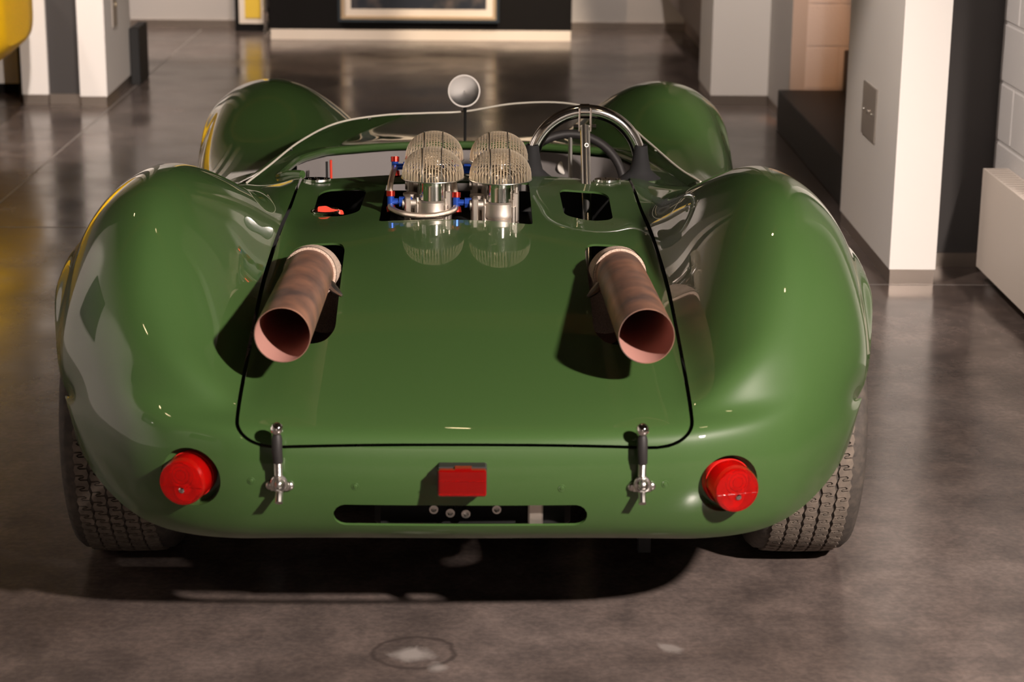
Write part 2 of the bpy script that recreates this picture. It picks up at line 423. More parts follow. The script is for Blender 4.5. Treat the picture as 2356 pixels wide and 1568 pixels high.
MB().box((1.715, 1.35, 0.055), (1.722, 2.44, 0.388)).box((1.722, 2.433, 0.055), (1.80, 2.44, 0.388)).box((1.722, 1.35, 0.055), (1.80, 1.357, 0.388)).box((1.793, 1.357, 0.055), (1.80, 2.433, 0.388)).build('casing', 'beige_metal', cv, 0)
for k in range(28):
    yy = 2.405-k*0.036
    MB().box((1.7215, yy-0.010, 0.376), (1.7935, yy+0.010, 0.388)).build('grille_bar', 'beige_metal', cv, 0)
# metal cover plate on the pillar
wp = thing('cover_plate', 'brushed metal cover plate screwed to the shaded side of the white pillar', 'plate', (1.415, 2.58, 0.5))
q = [atx(*p, 1.41) for p in ((1988, 188), (2017, 207), (2010, 330), (1983, 312))]
y0, y1 = min(p[1] for p in q), max(p[1] for p in q); z0, z1 = min(p[2] for p in q)+.01, max(p[2] for p in q)
MB().box((1.408, y0, z0), (1.416, y1, z1), 0.0015).build('plate', 'plate_metal', wp, 0)
for dy, dz in ((0, 0), (0.07, 0.0), (-0.07, 0.0)):
    MB().cyl((1.409, (y0+y1)/2+dy, (z0+z1)/2+dz), (1.403, (y0+y1)/2+dy, (z0+z1)/2+dz), 0.009 if dy == 0 else 0.005, n=12).build('screw', 'chrome', wp)
# --- stairs alcove and far pillar
st = thing('staircase', 'dark staircase with black steps rising behind the white pillar', 'stairs', (1.7, 4.4, 0))
MB().box((1.475, 3.35, 0), (3.2, 5.396, 0.19), 0.004).build('step', 'stair_dark', st, 0)
MB().box((1.78, 3.35, 0.19), (3.2, 5.396, 0.38), 0.004).build('step', 'stair_dark', st, 0)
MB().box((2.08, 3.35, 0.38), (3.2, 5.396, 0.57), 0.004).build('step', 'stair_dark', st, 0)
wa = struct(MB().box((1.60, 5.40, 0.0), (3.4, 5.55, 2.75)).build('wall_alcove', 'mortar_paint', None, 0), 'painted block wall behind the stairs')
for r_ in range(9):
    z0 = 0.19+0.009+r_*(BH+0.009)
    x = 1.55-(0.0 if r_ % 2 else 0.2)
    while x < 2.3:
        a = max(x, 1.603); b = x+BL
        MB().box((a, 5.3985, z0), (b, 5.405, z0+BH), 0.0005).build('block', 'block_paint', wa, 0); x += BL+0.009
skirted('wall_alcove_side', 1.53, 5.40, 1.60, 6.25, 2.75, 'grey_wall', 'grey wall between far pillar and stairs')
pf = skirted('wall_pillar_far', 1.24, 6.10, 1.535, 6.64, 2.75, 'white_wall', 'white pillar farther down the hall')
cb = struct(MB().box((1.255, 6.64, 0.26), (1.60, 9.15, 2.75)).build('wall_niche', 'brown_wall', None, 0), 'brown wall panel over a dark niche')
struct(MB().box((1.42, 6.64, 0.0), (1.60, 9.15, 0.26)).build('wall_niche_back', 'brown_wall', None, 0))
struct(MB().box((3.3, 2.66, 0.0), (3.4, 5.45, 2.75)).build('wall_stair', 'dark_wall', None, 0))
# --- left side pilasters
skirted('wall_pilaster_inner', -1.918, 5.95, -1.785, 6.74, 2.75, 'white_wall', 'white pilaster with a metal switch plate')
skirted('wall_pilaster_outer', -2.215, 6.00, -2.084, 6.74, 2.75, 'white_wall', 'white pilaster beside the yellow car')
struct(MB().box((-2.084, 6.03, 0.05), (-1.918, 6.5, 2.75)).build('wall_infill', 'dark_wall', None, 0), 'dark grey infill panel between two white pilasters')
struct(MB().box((-2.084, 6.02, 0.0), (-1.918, 6.4, 0.05)).build('baseboard_infill', 'skirting_metal', None, 0))
struct(MB().box((-2.262, 6.15, 0), (-2.215, 6.6, 2.75)).build('wall_strip_outer', 'dark_wall', None, 0))  # narrow dark strip left of the outer white pilaster
skirted('wall_left_far', -6.7, 6.36, -2.262, 6.6, 2.75, 'white_wall', 'white wall beyond the pilasters', 'black_panel', 0.05)
sp = thing('switch_plate', 'narrow metal switch plate on the side of the left white pilaster', 'plate', (-1.785, 6.3, 0.6))
q0 = atx(264, 60, -1.783); MB().box((-1.787, q0[1]-.06, q0[2]), (-1.779, q0[1]+.06, q0[2]+0.16)).build('plate', 'plate_metal', sp, 0)
MB().cyl((-1.78, q0[1], q0[2]+.11), (-1.774, q0[1], q0[2]+.11), .01, n=12).build('screw', 'chrome', sp)
bb = thing('floor_speaker', 'low black box standing behind the white pilaster', 'box', (-1.755, 6.8, 0))
MB().box((-1.78, 6.66, 0), (-1.728, 6.95, 0.30), 0.004).build('cabinet', 'matte_black', bb, 0)
# --- far display panel with picture
dp = thing('display_panel', 'black freestanding display panel with a pale lit base at the end of the hall', 'panel', (-0.28, 8.65, 0))
MB().box((-1.225, 8.56, 0.062), (0.655, 8.75, 2.6), 0.003).build('panel', 'black_panel', dp, 0)
MB().box((-1.215, 8.552, 0.0), (0.65, 8.74, 0.062)).build('base_plinth', 'paper', dp, 0)
fp = thing('framed_painting', 'gilt framed dark picture hung on the black display panel', 'picture', (-0.28, 8.55, 0.2))
a = aty(778, 50, 8.53); b = aty(1148, 50, 8.53); zb_ = a[2]
def frame_rect(x0, x1, z0, z1, w, yb, yf, m, name, par):
    mb = MB()
    mb.box((x0, yf, z0), (x1, yb, z0+w)); mb.box((x0, yf, z1-w), (x1, yb, z1)); mb.box((x0, yf, z0+w), (x0+w, yb, z1-w)); mb.box((x1-w, yf, z0+w), (x1, yb, z1-w))
    return mb.build(name, m, par, 0)
frame_rect(a[0], b[0], zb_, zb_+0.80, 0.018, 8.559, 8.525, 'glass_dark', 'outer_frame', fp)
frame_rect(a[0]+.016, b[0]-.016, zb_+.016, zb_+0.784, 0.020, 8.559, 8.530, 'gilt', 'gilt_slip', fp)
frame_rect(a[0]+.034, b[0]-.034, zb_+.034, zb_+0.766, 0.045, 8.559, 8.538, 'paper', 'mount', fp)
MB().box((a[0]+.07, 8.54, zb_+.07), (b[0]-.07, 8.559, zb_+.74)).build('picture', 'picture_dark', fp, 0)
# poster and post left of the panel
po = thing('poster_board', 'narrow poster board with a yellow print in a black frame', 'poster', (-1.38, 8.95, 0))
MB().box((-1.475, 8.93, 0.0), (-1.29, 8.98, 1.6)).build('board', 'black_panel', po, 0)
MB().box((-1.448, 8.922, 0.05), (-1.295, 8.93, 1.55)).build('sheet', 'paper', po, 0)
MB().box((-1.41, 8.916, 0.085), (-1.31, 8.922, 1.5)).build('print', 'yellow_print', po, 0)
pt = thing('barrier_post', 'slim silver barrier post beside the black display panel', 'post', (-1.262, 8.82, 0))
MB().lathe([(0.001, 0), (0.024, 0), (0.024, 0.02), (0.017, 0.03), (0.017, 0.12), (0.024, 0.13), (0.024, 0.16), (0.017, 0.17), (0.017, 0.9), (0.022, 0.92), (0.001, 0.95)], (-1.262, 8.82, 0), (0, 0, 1), 16).build('shaft', 'polished_alloy', pt)

# ceiling track spots (where the lamps hang)
for i, lo in enumerate(SPOT_OBJS):
    p = np.array(lo.location); d = nrm(np.array(SPOTS[i][1])-p)
    L = thing('track_spotlight_offscreen', 'small black ceiling spotlight aimed at the '+SPOTS[i][6], 'lamp', tuple(p-d*0.16), 'ceiling spotlights')
    MB().lathe([(0.001, -0.20), (0.05, -0.19), (0.062, -0.05), (0.066, -0.03), (0.060, -0.03), (0.055, -0.045), (0.001, -0.05)], p, d, 20).build('housing', 'matte_black', L)
    MB().cyl(p-d*0.14, (p[0]-d[0]*.14, p[1]-d[1]*.14, 2.75), 0.01, n=8).build('stem', 'matte_black', L)
    MB().cyl(p-d*0.044, p-d*0.040, 0.05, n=20).build('lens_offscreen', 'lamp_glow', L)
# ================================================================== YELLOW CAR (its tail reaches into view)
yc = thing('yellow_car', 'bright yellow car parked in front of the white pilasters', 'car', (-3.8, 5.1, 0))
def yellow_car():
    e0 = aty(52, 60, 5.2); e1 = aty(52, 105, 5.2); e2 = aty(0, 140, 5.2)
    xe = e0[0]
    # stations: x, half width, z bottom, z top
    S = [(xe, 0.25, e1[2]+.03, 0.74), (xe-.012, 0.40, e1[2]+.012, 0.80), (xe-.05, 0.55, e1[2]-.02, .82), (e2[0], 0.66, e2[2], 0.84), (xe-.35, .755, .26, .86), (xe-.7, .76, .20, .90), (xe-1.2, .76, .17, 1.0),
         (xe-1.6, .76, .16, 1.18), (xe-2.2, .76, .16, 1.20), (xe-2.7, .76, .16, 0.92), (xe-3.3, .76, .17, .80), (xe-3.8, .74, .22, .68), (xe-3.98, .68, .30, .58), (xe-4.02, .5, .36, .5)]
    G = []
    for (x, w, z0, z1) in S:
        row = []; zm = (z0+z1)/2; h = (z1-z0)/2
        for k in range(33):
            a = 2*math.pi*k/32; c, s_ = math.cos(a), math.sin(a); ex = 0.42
            row.append((x, 5.1+w*math.copysign(abs(c)**ex, c), zm+h*math.copysign(abs(s_)**ex, s_)))
        G.append(row)
    mb = MB().grid(G); mb.add(G[0][:-1], [tuple(range(32))]); mb.add(G[-1][:-1], [tuple(range(31, -1, -1))])
    mb.build('body', 'yellow_paint', yc, 40)
    for x in (xe-.85, xe-3.2):
        for yy, sg in ((4.44, -1), (5.76, 1)):
            t = MB().lathe([(.19, -.09), (.27, -.10), (.305, -.08), (.31, 0), (.305, .08), (.27, .10), (.19, .09)], (x, yy, .31), (0, 1, 0), 40).build('tyre', 'tyre_rubber', yc)
            MB().lathe([(.001, .03*sg), (.10, .05*sg), (.19, .085*sg), (.195, -.085*sg)], (x, yy, .31), (0, 1, 0), 32).build('rim', 'polished_alloy', t)
yellow_car()

# ================================================================== GREEN SPORTS RACING CAR
car = thing('sports_racing_car', 'low dark green open sports racing car with twin exhaust pipes through its engine cover', 'car', (0, 1.15, 0))
NU = 12
GS = np.array([0, 0, 0, 0, 0, .05, .15, .3, .5, .7, .85, 1.0])
def sec(Y, zd, xv, zv, xc, zc, xo, zo, xb, zb, f4=.42, f5=.80, shift=0.0, dish=0.0, f7=.15, f8=.46):
    dx = xc-xv; ox = xo-xc; oz = zc-zo
    pts = [(0, zd), (.45*xv, zd+(zv-zd)*.15-dish*.4), (.82*xv, zd+(zv-zd)*.75-dish), (xv, zv), (xv+.28*dx, zv+(zc-zv)*f4), (xv+.62*dx, zv+(zc-zv)*f5),
           (xc, zc), (xc+.48*ox, zc-f7*oz), (xc+.80*ox, zc-f8*oz), (xo, zo), (xo-.002, zo*.5+zb*.5), (xb, zb)]
    return [(x, Y+shift*GS[i], z) for i, (x, z) in enumerate(pts)]
ROWS = [
    sec(3.22, .27, .22, .27, .36, .265, .46, .22, .44, .20),
    sec(3.18, .31, .26, .31, .44, .305, .56, .24, .54, .19, shift=-.06),
    sec(3.02, .37, .30, .37, .53, .39, .70, .28, .68, .18, shift=-.10),
    sec(2.78, .425, .32, .43, .585, .535, .79, .36, .78, .17, shift=-.06),
    sec(2.55, .465, .32, .475, .605, .640, .822, .43, .82, .17, f7=.10, f8=.38),
    sec(2.32, .500, .31, .505, .612, .690, .838, .45, .838, .17, f4=.36, f7=.09, f8=.36),
    sec(2.10, .530, .32, .530, .615, .668, .840, .42, .838, .16, f4=.36, f7=.09, f8=.36),
    sec(1.90, .562, .36, .555, .612, .622, .832, .39, .82, .14, f4=.40, f7=.09, f8=.36),
    sec(1.68, .588, .42, .580, .605, .578, .820, .36, .80, .13, f7=.10, f8=.38),
    sec(1.40, .610, .46, .602, .600, .562, .808, .34, .79, .13, f7=.11, f8=.40),
    sec(1.12, .630, .46, .622, .600, .585, .804, .36, .79, .13, f7=.12, f8=.42),
    sec(0.92, .645, .42, .642, .600, .628, .810, .41, .79, .13, dish=.008),
    sec(0.74, .650, .42, .636, .61, .655, .818, .43, .79, .13, dish=.014),
    sec(0.58, .644, .42, .630, .63, .712, .830, .46, .80, .13, f4=.42, dish=.014),
    sec(0.43, .634, .42, .628, .645, .768, .828, .49, .81, .16, f4=.52, f5=.85, dish=.004),
    sec(0.28, .620, .42, .618, .65, .810, .832, .52, .825, .22, f4=.50, f5=.84),
    sec(0.12, .604, .42, .604, .65, .830, .842, .54, .835, .28, f4=.46, f5=.83),
    sec(-.05, .584, .42, .586, .65, .828, .842, .54, .834, .30, f4=.41, f5=.81, shift=.02),
    sec(-.20, .562, .42, .566, .648, .795, .838, .53, .830, .31, f4=.37, f5=.78, shift=.07),
    sec(-.34, .540, .42, .546, .640, .728, .826, .515, .824, .33, f4=.34, f5=.75, shift=.15),
    sec(-.45, .522, .42, .528, .622, .652, .811, .495, .819, .36, f4=.33, f5=.74, shift=.25),
    sec(-.54, .506, .42, .512, .594, .586, .788, .478, .812, .39, f4=.35, f5=.76, shift=.32),
]
TPLAN = np.array([(0, -.660), (.19, -.657), (.345, -.648), (.42, -.640), (.49, -.622), (.555, -.598), (.611, -.565), (.663, -.518), (.710, -.462), (.750, -.400), (.780, -.342), (.801, -.285)])
ZT = np.array([.492, .493, .496, .500, .507, .516, .526, .530, .510, .480, .465, .450])
ZB = np.array([.262, .262, .258, .254, .252, .256, .268, .289, .314, .345, .380, .420])
SO = np.array([0, 0, 0, 0, .1, .35, .7, 1, 1, 1, 1, 1])       # 0: lip with a tight radius, 1: broad round corner
DIRI = np.array([(0, 1), (0, 1), (0, 1), (0, 1), (0, 1), (.02, 1), (.06, 1), (.12, 1), (.15, 1), (.15, 1), (.1, 1), (0, 1)])
for (w0, i0), (w1, i1) in zip(((1.0, .055), (.935, .014), (.80, .001), (.58, -.002), (.34, .008), (.12, .030), (0.0, .060)),
                              ((1.0, .046), (.86, .022), (.68, .006), (.48, 0.0), (.28, .006), (.11, .022), (0.0, .042))):
    w = w0*(1-SO)+w1*SO; ins = i0*(1-SO)+i1*SO
    q = TPLAN+DIRI*ins[:, None]
    ROWS.append([(q[i, 0], q[i, 1], ZB[i]+(ZT[i]-ZB[i])*w[i]) for i in range(NU)])
CT = np.array(ROWS)                                  # rows x NU x 3
mir = CT[:, :0:-1].copy(); mir[:, :, 0] *= -1
CT = np.concatenate([mir, CT], 1)                    # full width
def bs_eval(C, counts, axis):                        # uniform cubic B-spline, dense parameters
    C = np.moveaxis(C, axis, 0); n = C.shape[0]
    Cp = np.concatenate([[2*C[0]-C[1]], C, [2*C[-1]-C[-2]]], 0)
    out = []
    for i in range(n-1):
        for k in range(counts[i]):
            t = k/counts[i]
            b = [(1-t)**3/6, (3*t**3-6*t*t+4)/6, (-3*t**3+3*t*t+3*t+1)/6, t**3/6]
            out.append(sum(b[j]*Cp[i+j] for j in range(4)))
    out.append((Cp[n-1]+4*Cp[n]+Cp[n+1])/6)
    return np.moveaxis(np.array(out), 0, axis)
def bs_nodes(C):                                     # values at the knots
    for ax in (0, 1):
        n = C.shape[ax]; C = bs_eval(C, [1]*(n-1), ax)
    return C
Q = CT.copy()
for it in range(2): Q += 0.7*(CT-bs_nodes(Q))       # pull the surface to the picked points
du = np.linalg.norm(np.diff(Q, axis=1), axis=2).max(0); dv = np.linalg.norm(np.diff(Q, axis=0), axis=2).mean(1)
SURF = bs_eval(bs_eval(Q, [max(3, int(math.ceil(d/.0085))) for d in dv], 0), [max(3, int(math.ceil(d/.0085))) for d in du], 1)
def sstep(v, a, b): t = np.clip((v-a)/(b-a), 0, 1); return t*t*(3-2*t)
MK = (sstep(-SURF[..., 1], .06, .24)*sstep(np.abs(SURF[..., 0]), .62, .74))[..., None]*.5     # fair the tail corners
for it in range(260):
    Pd = np.concatenate([SURF[:1]*2-SURF[1:2], SURF, SURF[-1:]*2-SURF[-2:-1]], 0)
    Pd = np.concatenate([Pd[:, :1]*2-Pd[:, 1:2], Pd, Pd[:, -1:]*2-Pd[:, -2:-1]], 1)
    SURF = SURF+MK*((Pd[:-2, 1:-1]+Pd[2:, 1:-1]+Pd[1:-1, :-2]+Pd[1:-1, 2:])/4-SURF)
RA, FA = .346, .318
for (cy_, cz_, rad_, h_) in ((.05, .305, RA, .020), (2.30, .29, FA, .014)):      # flared lips round the wheel openings
    d_ = np.hypot(SURF[..., 1]-cy_, SURF[..., 2]-cz_)-rad_
    SURF[..., 0] += np.sign(SURF[..., 0])*h_*np.exp(-(np.maximum(d_, 0)/.032)**2)*sstep(np.abs(SURF[..., 0]), .74, .80)*(SURF[..., 1] > cy_-.30)*sstep(SURF[..., 1], cy_-.30, cy_-.14)
gu = np.gradient(SURF, axis=1); gv = np.gradient(SURF, axis=0)
NORM = np.cross(gv, gu); NORM /= np.linalg.norm(NORM, axis=2)[:, :, None]+1e-12
if NORM[NORM.shape[0]//2, NORM.shape[1]//2, 2] < 0: NORM = -NORM
SX, SY, SZ = SURF[..., 0], SURF[..., 1], SURF[..., 2]
from mathutils.kdtree import KDTree
_top = np.argwhere((NORM[..., 2] > .15))
_kd = KDTree(len(_top))
for i, (a_, b_) in enumerate(_top): _kd.insert((SX[a_, b_], SY[a_, b_], 0), i)
_kd.balance()
def zsurf(x, y):
    r_ = _kd.find_n((x, y, 0), 3); w = [1/(q[2]+1e-4) for q in r_]
    return sum(SZ[tuple(_top[q[1]])]*ww for q, ww in zip(r_, w))/sum(w)
_tail = np.argwhere((SY < -.2) & (NORM[..., 1] < -.3))
_kt = KDTree(len(_tail))
for i, (a_, b_) in enumerate(_tail): _kt.insert((SX[a_, b_], 0, SZ[a_, b_]), i)
_kt.balance()
def ysurf(x, z):                                     # point and normal on the tail panel
    r_ = _kt.find_n((x, 0, z), 3); w = [1/(q[2]+1e-4) for q in r_]
    i = [tuple(_tail[q[1]]) for q in r_]
    return sum(SY[k]*ww for k, ww in zip(i, w))/sum(w), nrm(sum(NORM[k]*ww for k, ww in zip(i, w)))
def clip_surface(g):
    """keeps g>0 of the dense surface; cut edges get a rim turned inwards"""
    nv, nu = g.shape; keep = g > 0
    allk = keep[:-1, :-1] & keep[1:, :-1] & keep[:-1, 1:] & keep[1:, 1:]
    anyk = keep[:-1, :-1] | keep[1:, :-1] | keep[:-1, 1:] | keep[1:, 1:]
    vid = -np.ones((nv, nu), int); verts = []; faces = []
    def gv_(i, j):
        if vid[i, j] < 0: vid[i, j] = len(verts); verts.append(SURF[i, j])
        return vid[i, j]
    ed = {}; nrmv = {}
    def cross(a, b):
        k = (a, b) if a < b else (b, a)
        if k not in ed:
            ga, gb = g[k[0]], g[k[1]]; t = ga/(ga-gb)
            ed[k] = len(verts); verts.append(SURF[k[0]]*(1-t)+SURF[k[1]]*t); nrmv[ed[k]] = nrm(NORM[k[0]]*(1-t)+NORM[k[1]]*t)
        return ed[k]
    segs = []
    for i, j in np.argwhere(anyk):
        c = [(i, j), (i+1, j), (i+1, j+1), (i, j+1)]
        if allk[i, j]: faces.append(tuple(gv_(*p) for p in c)); continue
        poly = []; cr = []
        for k in range(4):
            a, b = c[k], c[(k+1) % 4]; ka, kb = keep[a], keep[b]
            if ka: poly.append(gv_(*a))
            if ka != kb:
                q = cross(a, b); poly.append(q); cr.append((q, ka))
        if len(poly) >= 3: faces.append(tuple(poly))
        if len(cr) == 2: segs.append((cr[0][0], cr[1][0]) if cr[0][1] else (cr[1][0], cr[0][0]))
    rv = {}
    def rim(q, depth):
        k = (q, depth)
        if k not in rv: rv[k] = len(verts); verts.append(np.array(verts[q])-nrmv[q]*depth)
        return rv[k]
    for a, b in segs: faces.append((rim(a, 0.0), rim(b, 0.0), rim(b, .005), rim(a, .005)))
    return verts, faces
# --- cut lines
TT = SY+SZ                                           # runs along the deck and down the tail
COV = round_poly([(-.420, 1.80), (-.424, 1.10), (-.428, .60), (-.424, 0.1), (-.420, -.188), (.420, -.188), (.424, 0.1), (.428, .60), (.424, 1.10), (.420, 1.80)], .085, 8)
d_cov = sdf_poly(SX, TT, COV)
d_cov = np.where((np.abs(SX) < .75) & (SZ > .40) & (SY < 1.2) & (SY > -.7), d_cov, 1.0)
COCK = round_poly([(-.40, .90), (-.40, 1.02), (-.50, 1.10), (-.47, 1.40), (-.40, 1.60), (-.22, 1.73), (0, 1.765), (.22, 1.75), (.42, 1.64), (.49, 1.40), (.50, 1.10), (.40, 1.02), (.40, .90)], .05, 5)
d_cock = sdf_poly(SX, SY, COCK); d_cock = np.where(np.abs(SX) < .6, d_cock, 1.0)
d_arch = np.where((np.abs(SX) > .60), np.minimum(np.hypot(SY-.05, SZ-.305)-RA, np.hypot(SY-2.30, SZ-.29)-FA), 1.0)
slot_r = .0235
d_slot = np.where(SY < -.55, np.hypot(np.maximum(np.abs(SX+.008)-.212, 0), SZ-.324)-slot_r, 1.0)
LAMPS = [(-.508, .388), (.490, .378)]
d_lamp = np.full(SX.shape, 1.0)
for lx, lz in LAMPS: d_lamp = np.minimum(d_lamp, np.where(SY < -.4, np.hypot(SX-lx, SZ-lz)-.0575, 1.0))
g_body = np.minimum.reduce([d_cov-.0035, d_cock, d_arch, d_slot, d_lamp])
v, f = clip_surface(g_body)
body = mesh_obj('body_shell', v, f, 'green_paint', car, 40)
body['label'] = 'glossy dark green bodywork with tall rounded fenders'
VENTL = round_poly([(-.366, .800), (-.345, .845), (-.262, .845), (-.247, .800), (-.255, .595), (-.300, .560), (-.368, .600)], .03, 5)
VENTR = round_poly([(.233, .805), (.243, .832), (.338, .832), (.356, .790), (.352, .562), (.296, .520), (.235, .560)], .03, 5)
CARB = round_poly([(-.204, .478), (-.200, .890), (.160, .890), (.156, .448), (.06, .470), (-.06, .482)], .012, 3)
EXL = round_poly([(-.395, .235), (-.375, .305), (-.281, .305), (-.270, .26), (-.263, -.22), (-.285, -.285), (-.36, -.285), (-.395, -.2)], .04, 5)
EXR = EXL*np.array([-1, 1])+np.array([-.003, 0])
g_cov = -d_cov-.0035
front = np.interp(np.abs(SX), [0, .2, .4, .5], [1.022, 1.018, .965, .955])-SY
NOTCH = round_poly([(.295, .95), (.295, 1.1), (.327, 1.1), (.327, .95)], .008, 3)
g_cov = np.minimum.reduce([g_cov, front]+[np.where(SZ > .45, sdf_poly(SX, SY, q), 1.0) for q in (VENTL, VENTR, CARB, EXL, EXR, NOTCH)])
v, f = clip_surface(g_cov)
cover = mesh_obj('engine_cover', v, f, 'green_paint', car, 40)
cover['label'] = 'green engine cover with cut-outs for carburettors and exhausts'
# dark channel under the shut line and engine bay tub
MB().box((-.58, .42, .12), (.58, 3.0, .14)).build('underbody', 'matte_black', car, 0)
MB().box((-.22, -.28, .22), (.22, .45, .50), .03).box((-.20, .45, .16), (.20, .96, .56), .03).build('engine_block', 'matte_black', car, 0)
for x in (-.44, .43): MB().box((x, -.50, .28), (x+.01, .98, .50)).build('bay_side', 'matte_black', car, 0)
MB().box((-.55, .985, .13), (.55, .995, .60)).build('firewall', 'matte_black', car, 0)
# cockpit rim
cr_ = [(x, y, zsurf(x, y)+.001) for x, y in COCK if y > 1.03]
k0 = max(range(len(cr_)), key=lambda i: np.hypot(cr_[i][0]-cr_[i-1][0], cr_[i][1]-cr_[i-1][1]))
cr_ = cr_[k0:]+cr_[:k0]
MB().tube(cr_, .011, 10).build('cockpit_rim', 'green_paint', body)
# lamp pockets
for lx, lz in LAMPS:
    ring = []; 
    for k in range(40):
        a = 2*math.pi*k/40; x = lx+.0575*math.cos(a); z = lz+.0575*math.sin(a); ring.append((x, ysurf(x, z)[0], z))
    yb = max(p[1] for p in ring)+.004
    mb = MB(); n = 40
    back = [(p[0], yb, p[2]) for p in ring]
    mb.add(ring+back, [(k, (k+1) % n, n+(k+1) % n, n+k) for k in range(n)]); mb.add(back, [tuple(range(n))])
    mb.build('lamp_pocket', 'green_paint', body, 30)

MB().box((.372, -.105, .035), (.400, -.085, .27), .002).build('underside_strut', 'matte_black', car, 0)
# --- wheels
def wheel(cx, cy, rr, w, sg, name, label, tread):
    tp = [(-.72, .62), (-.90, .70), (-1.0, .80), (-.985, .885), (-.93, .945), (-.82, .978), (-.5, .988), (0, .992), (.5, .988), (.82, .978), (.93, .945), (.985, .885), (1.0, .80), (.90, .70), (.72, .62)]
    if not tread: tp = [(a, b+.005 if abs(a) < .9 else b) for a, b in tp]
    o = MB().lathe([(b*rr, a*w/2) for a, b in tp], (cx, cy, rr-.001), (1, 0, 0), 96).build(name, 'tyre_rubber', car, 50)
    o['label'] = label
    m = MB().lathe([(.62*rr, -.72*w/2), (.60*rr, -.6*w/2), (.56*rr, -.2*w/2), (.56*rr, .4*w/2), (.60*rr, .6*w/2), (.62*rr, .72*w/2), (.64*rr, .74*w/2)], (cx, cy, rr), (1, 0, 0), 48)
    s_ = sg*w*.22
    m.cyl((cx+s_-.02, cy, rr), (cx+s_+.03, cy, rr), .05, n=24)
    for k in range(6):
        a = k*math.pi/3; e = np.array([0, math.cos(a), math.sin(a)])
        m.tube([np.array([cx+s_, cy, rr])+e*.03, np.array([cx+s_+sg*.01, cy, rr])+e*.56*rr], [.022, .018], 8)
    m.build('rim', 'steel', o)
    if tread:
        N = 74; t0 = 2*math.pi/N
        prof_a = [a*w/2 for a, b in tp]; prof_r = [b*rr for a, b in tp]
        cols = [(-.93, -.72), (-.685, -.435), (-.40, -.15), (-.115, .115), (.15, .40), (.435, .685), (.72, .93)]
        S = np.array([(-.5, -.16), (.10, -.20), (.20, -.12), (.10, -.02), (-.10, .02), (-.20, .12), (-.10, .20), (.5, .16)])
        def off(d):
            t = np.gradient(S, axis=0); n_ = np.stack([-t[:, 1], t[:, 0]], 1); n_ /= np.linalg.norm(n_, axis=1)[:, None]
            return S+n_*d
        mb = MB()
        for ci, (a0, a1) in enumerate(cols):
            edge = ci in (0, len(cols)-1); stag = 0.5*(ci % 2)
            if edge: lo = np.array([(-.5, -.5+.06), (.5, -.5+.06)]); hi = np.array([(-.5, .5-.06), (.5, .5-.06)])
            else: lo = off(.07)+np.array([0, -.5]); hi = off(-.07)+np.array([0, .5])
            poly = list(lo)+[(.5, (lo[-1][1]+hi[-1][1])/2)]+list(hi[::-1])+[(-.5, (lo[0][1]+hi[0][1])/2)]
            P2 = []
            for q in poly:
                a = q[0]
                if abs(a) > .45:
                    mid = abs(q[1]-((lo[-1][1]+hi[-1][1])/2 if a > 0 else (lo[0][1]+hi[0][1])/2)) < .02
                    a = math.copysign(.54 if mid else .42, a)
                P2.append((a, q[1]))
            for k in range(N):
                ang = (k+stag)*t0
                # skip nothing: the whole ring
                top = []; bot = []
                for (a, b_) in P2:
                    ax = ((a0+a1)/2+a*(a1-a0))*w/2; th = ang+b_*t0
                    r_ = np.interp(ax, prof_a, prof_r)
                    for lst, rad in ((top, r_+.0045), (bot, r_-.004)):
                        lst.append((cx+ax, cy+rad*math.cos(th), rr-.001+rad*math.sin(th)))
                n_ = len(P2); mb.add(top+bot, [tuple(range(n_))]+[(j, n_+j, n_+(j+1) % n_, (j+1) % n_) for j in range(n_)])
        mb.build('tread', 'tread_rubber', o, 30, 'stuff')
    return o
wheel(-.722, .06, .305, .222, -1, 'rear_wheel', 'wide rear tyre with hooked tread blocks, in the shade of the left fender', True)
wheel(.722, .06, .305, .222, 1, 'rear_wheel', 'wide rear tyre with hooked tread blocks, brightly lit', True)
wheel(-.715, 2.30, .29, .19, -1, 'front_wheel', 'front tyre under the fender', False)
wheel(.715, 2.30, .29, .19, 1, 'front_wheel', 'front tyre under the fender', False)
MB().cyl((-.66, .06, .305), (.66, .06, .305), .02, n=14).build('drive_shaft', 'steel', car)

# --- exhaust pipes
for sg in (-1, 1):
    X = lambda x: sg*x-.001
    path = smooth_path([(X(.322), .40, .40), (X(.323), .31, .49), (X(.325), .21, .560), (X(.327), .11, .602), (X(.330), 0, .622), (X(.335), -.25, .630), (X(.341), -.515, .634)], 60)
    px_ = MB(); rr = np.interp(path[:, 1], [-.515, .2, .42], [.0535, .0505, .049])
    px_.tube(path[:-1], list(rr[:-1]), 40, cap=False)
    d = nrm(path[-1]-path[-2]); e = path[-1]
    # open mouth: outer wall to the lip, thin lip
    x_, y_, d_ = frame(d)
    px_.tube([path[-2], e], [rr[-2], .0535], 40, cap=False)
    px_.lathe([(.0535, 0), (.0530, .0006), (.0518, .0006), (.0515, 0)], e, d, 40)
    pipe = px_.build('exhaust_pipe', 'rust_pipe', car, 50)
    MB().tube(list(path[12:-1])+[e+d*.0002], list(rr[12:-1]-.0022)+[.0515], 40, cap=False).build('pipe_bore', 'pipe_inside', pipe, 50)
    wr_ = [p for p in path if .015 <= p[1] <= .36]
    wrp = MB(); wrr = [.0565+.0010*math.sin(i*1.9) for i in range(len(wr_))]
    wrp.tube(wr_, wrr, 40, cap=False)
    wrp.lathe([(.0565, 0), (.055, .002), (.050, .002)], wr_[-1], nrm(wr_[-1]-wr_[-2]), 40)
    wrp.build('heat_wrap', 'heat_wrap', pipe, 60)
    MB().tube([(X(.282), -.055, .615), (X(.268), -.075, .606), (X(.255), -.085, .598)], [.010, .008, .003], 8).build('bracket_tab', 'steel', pipe)

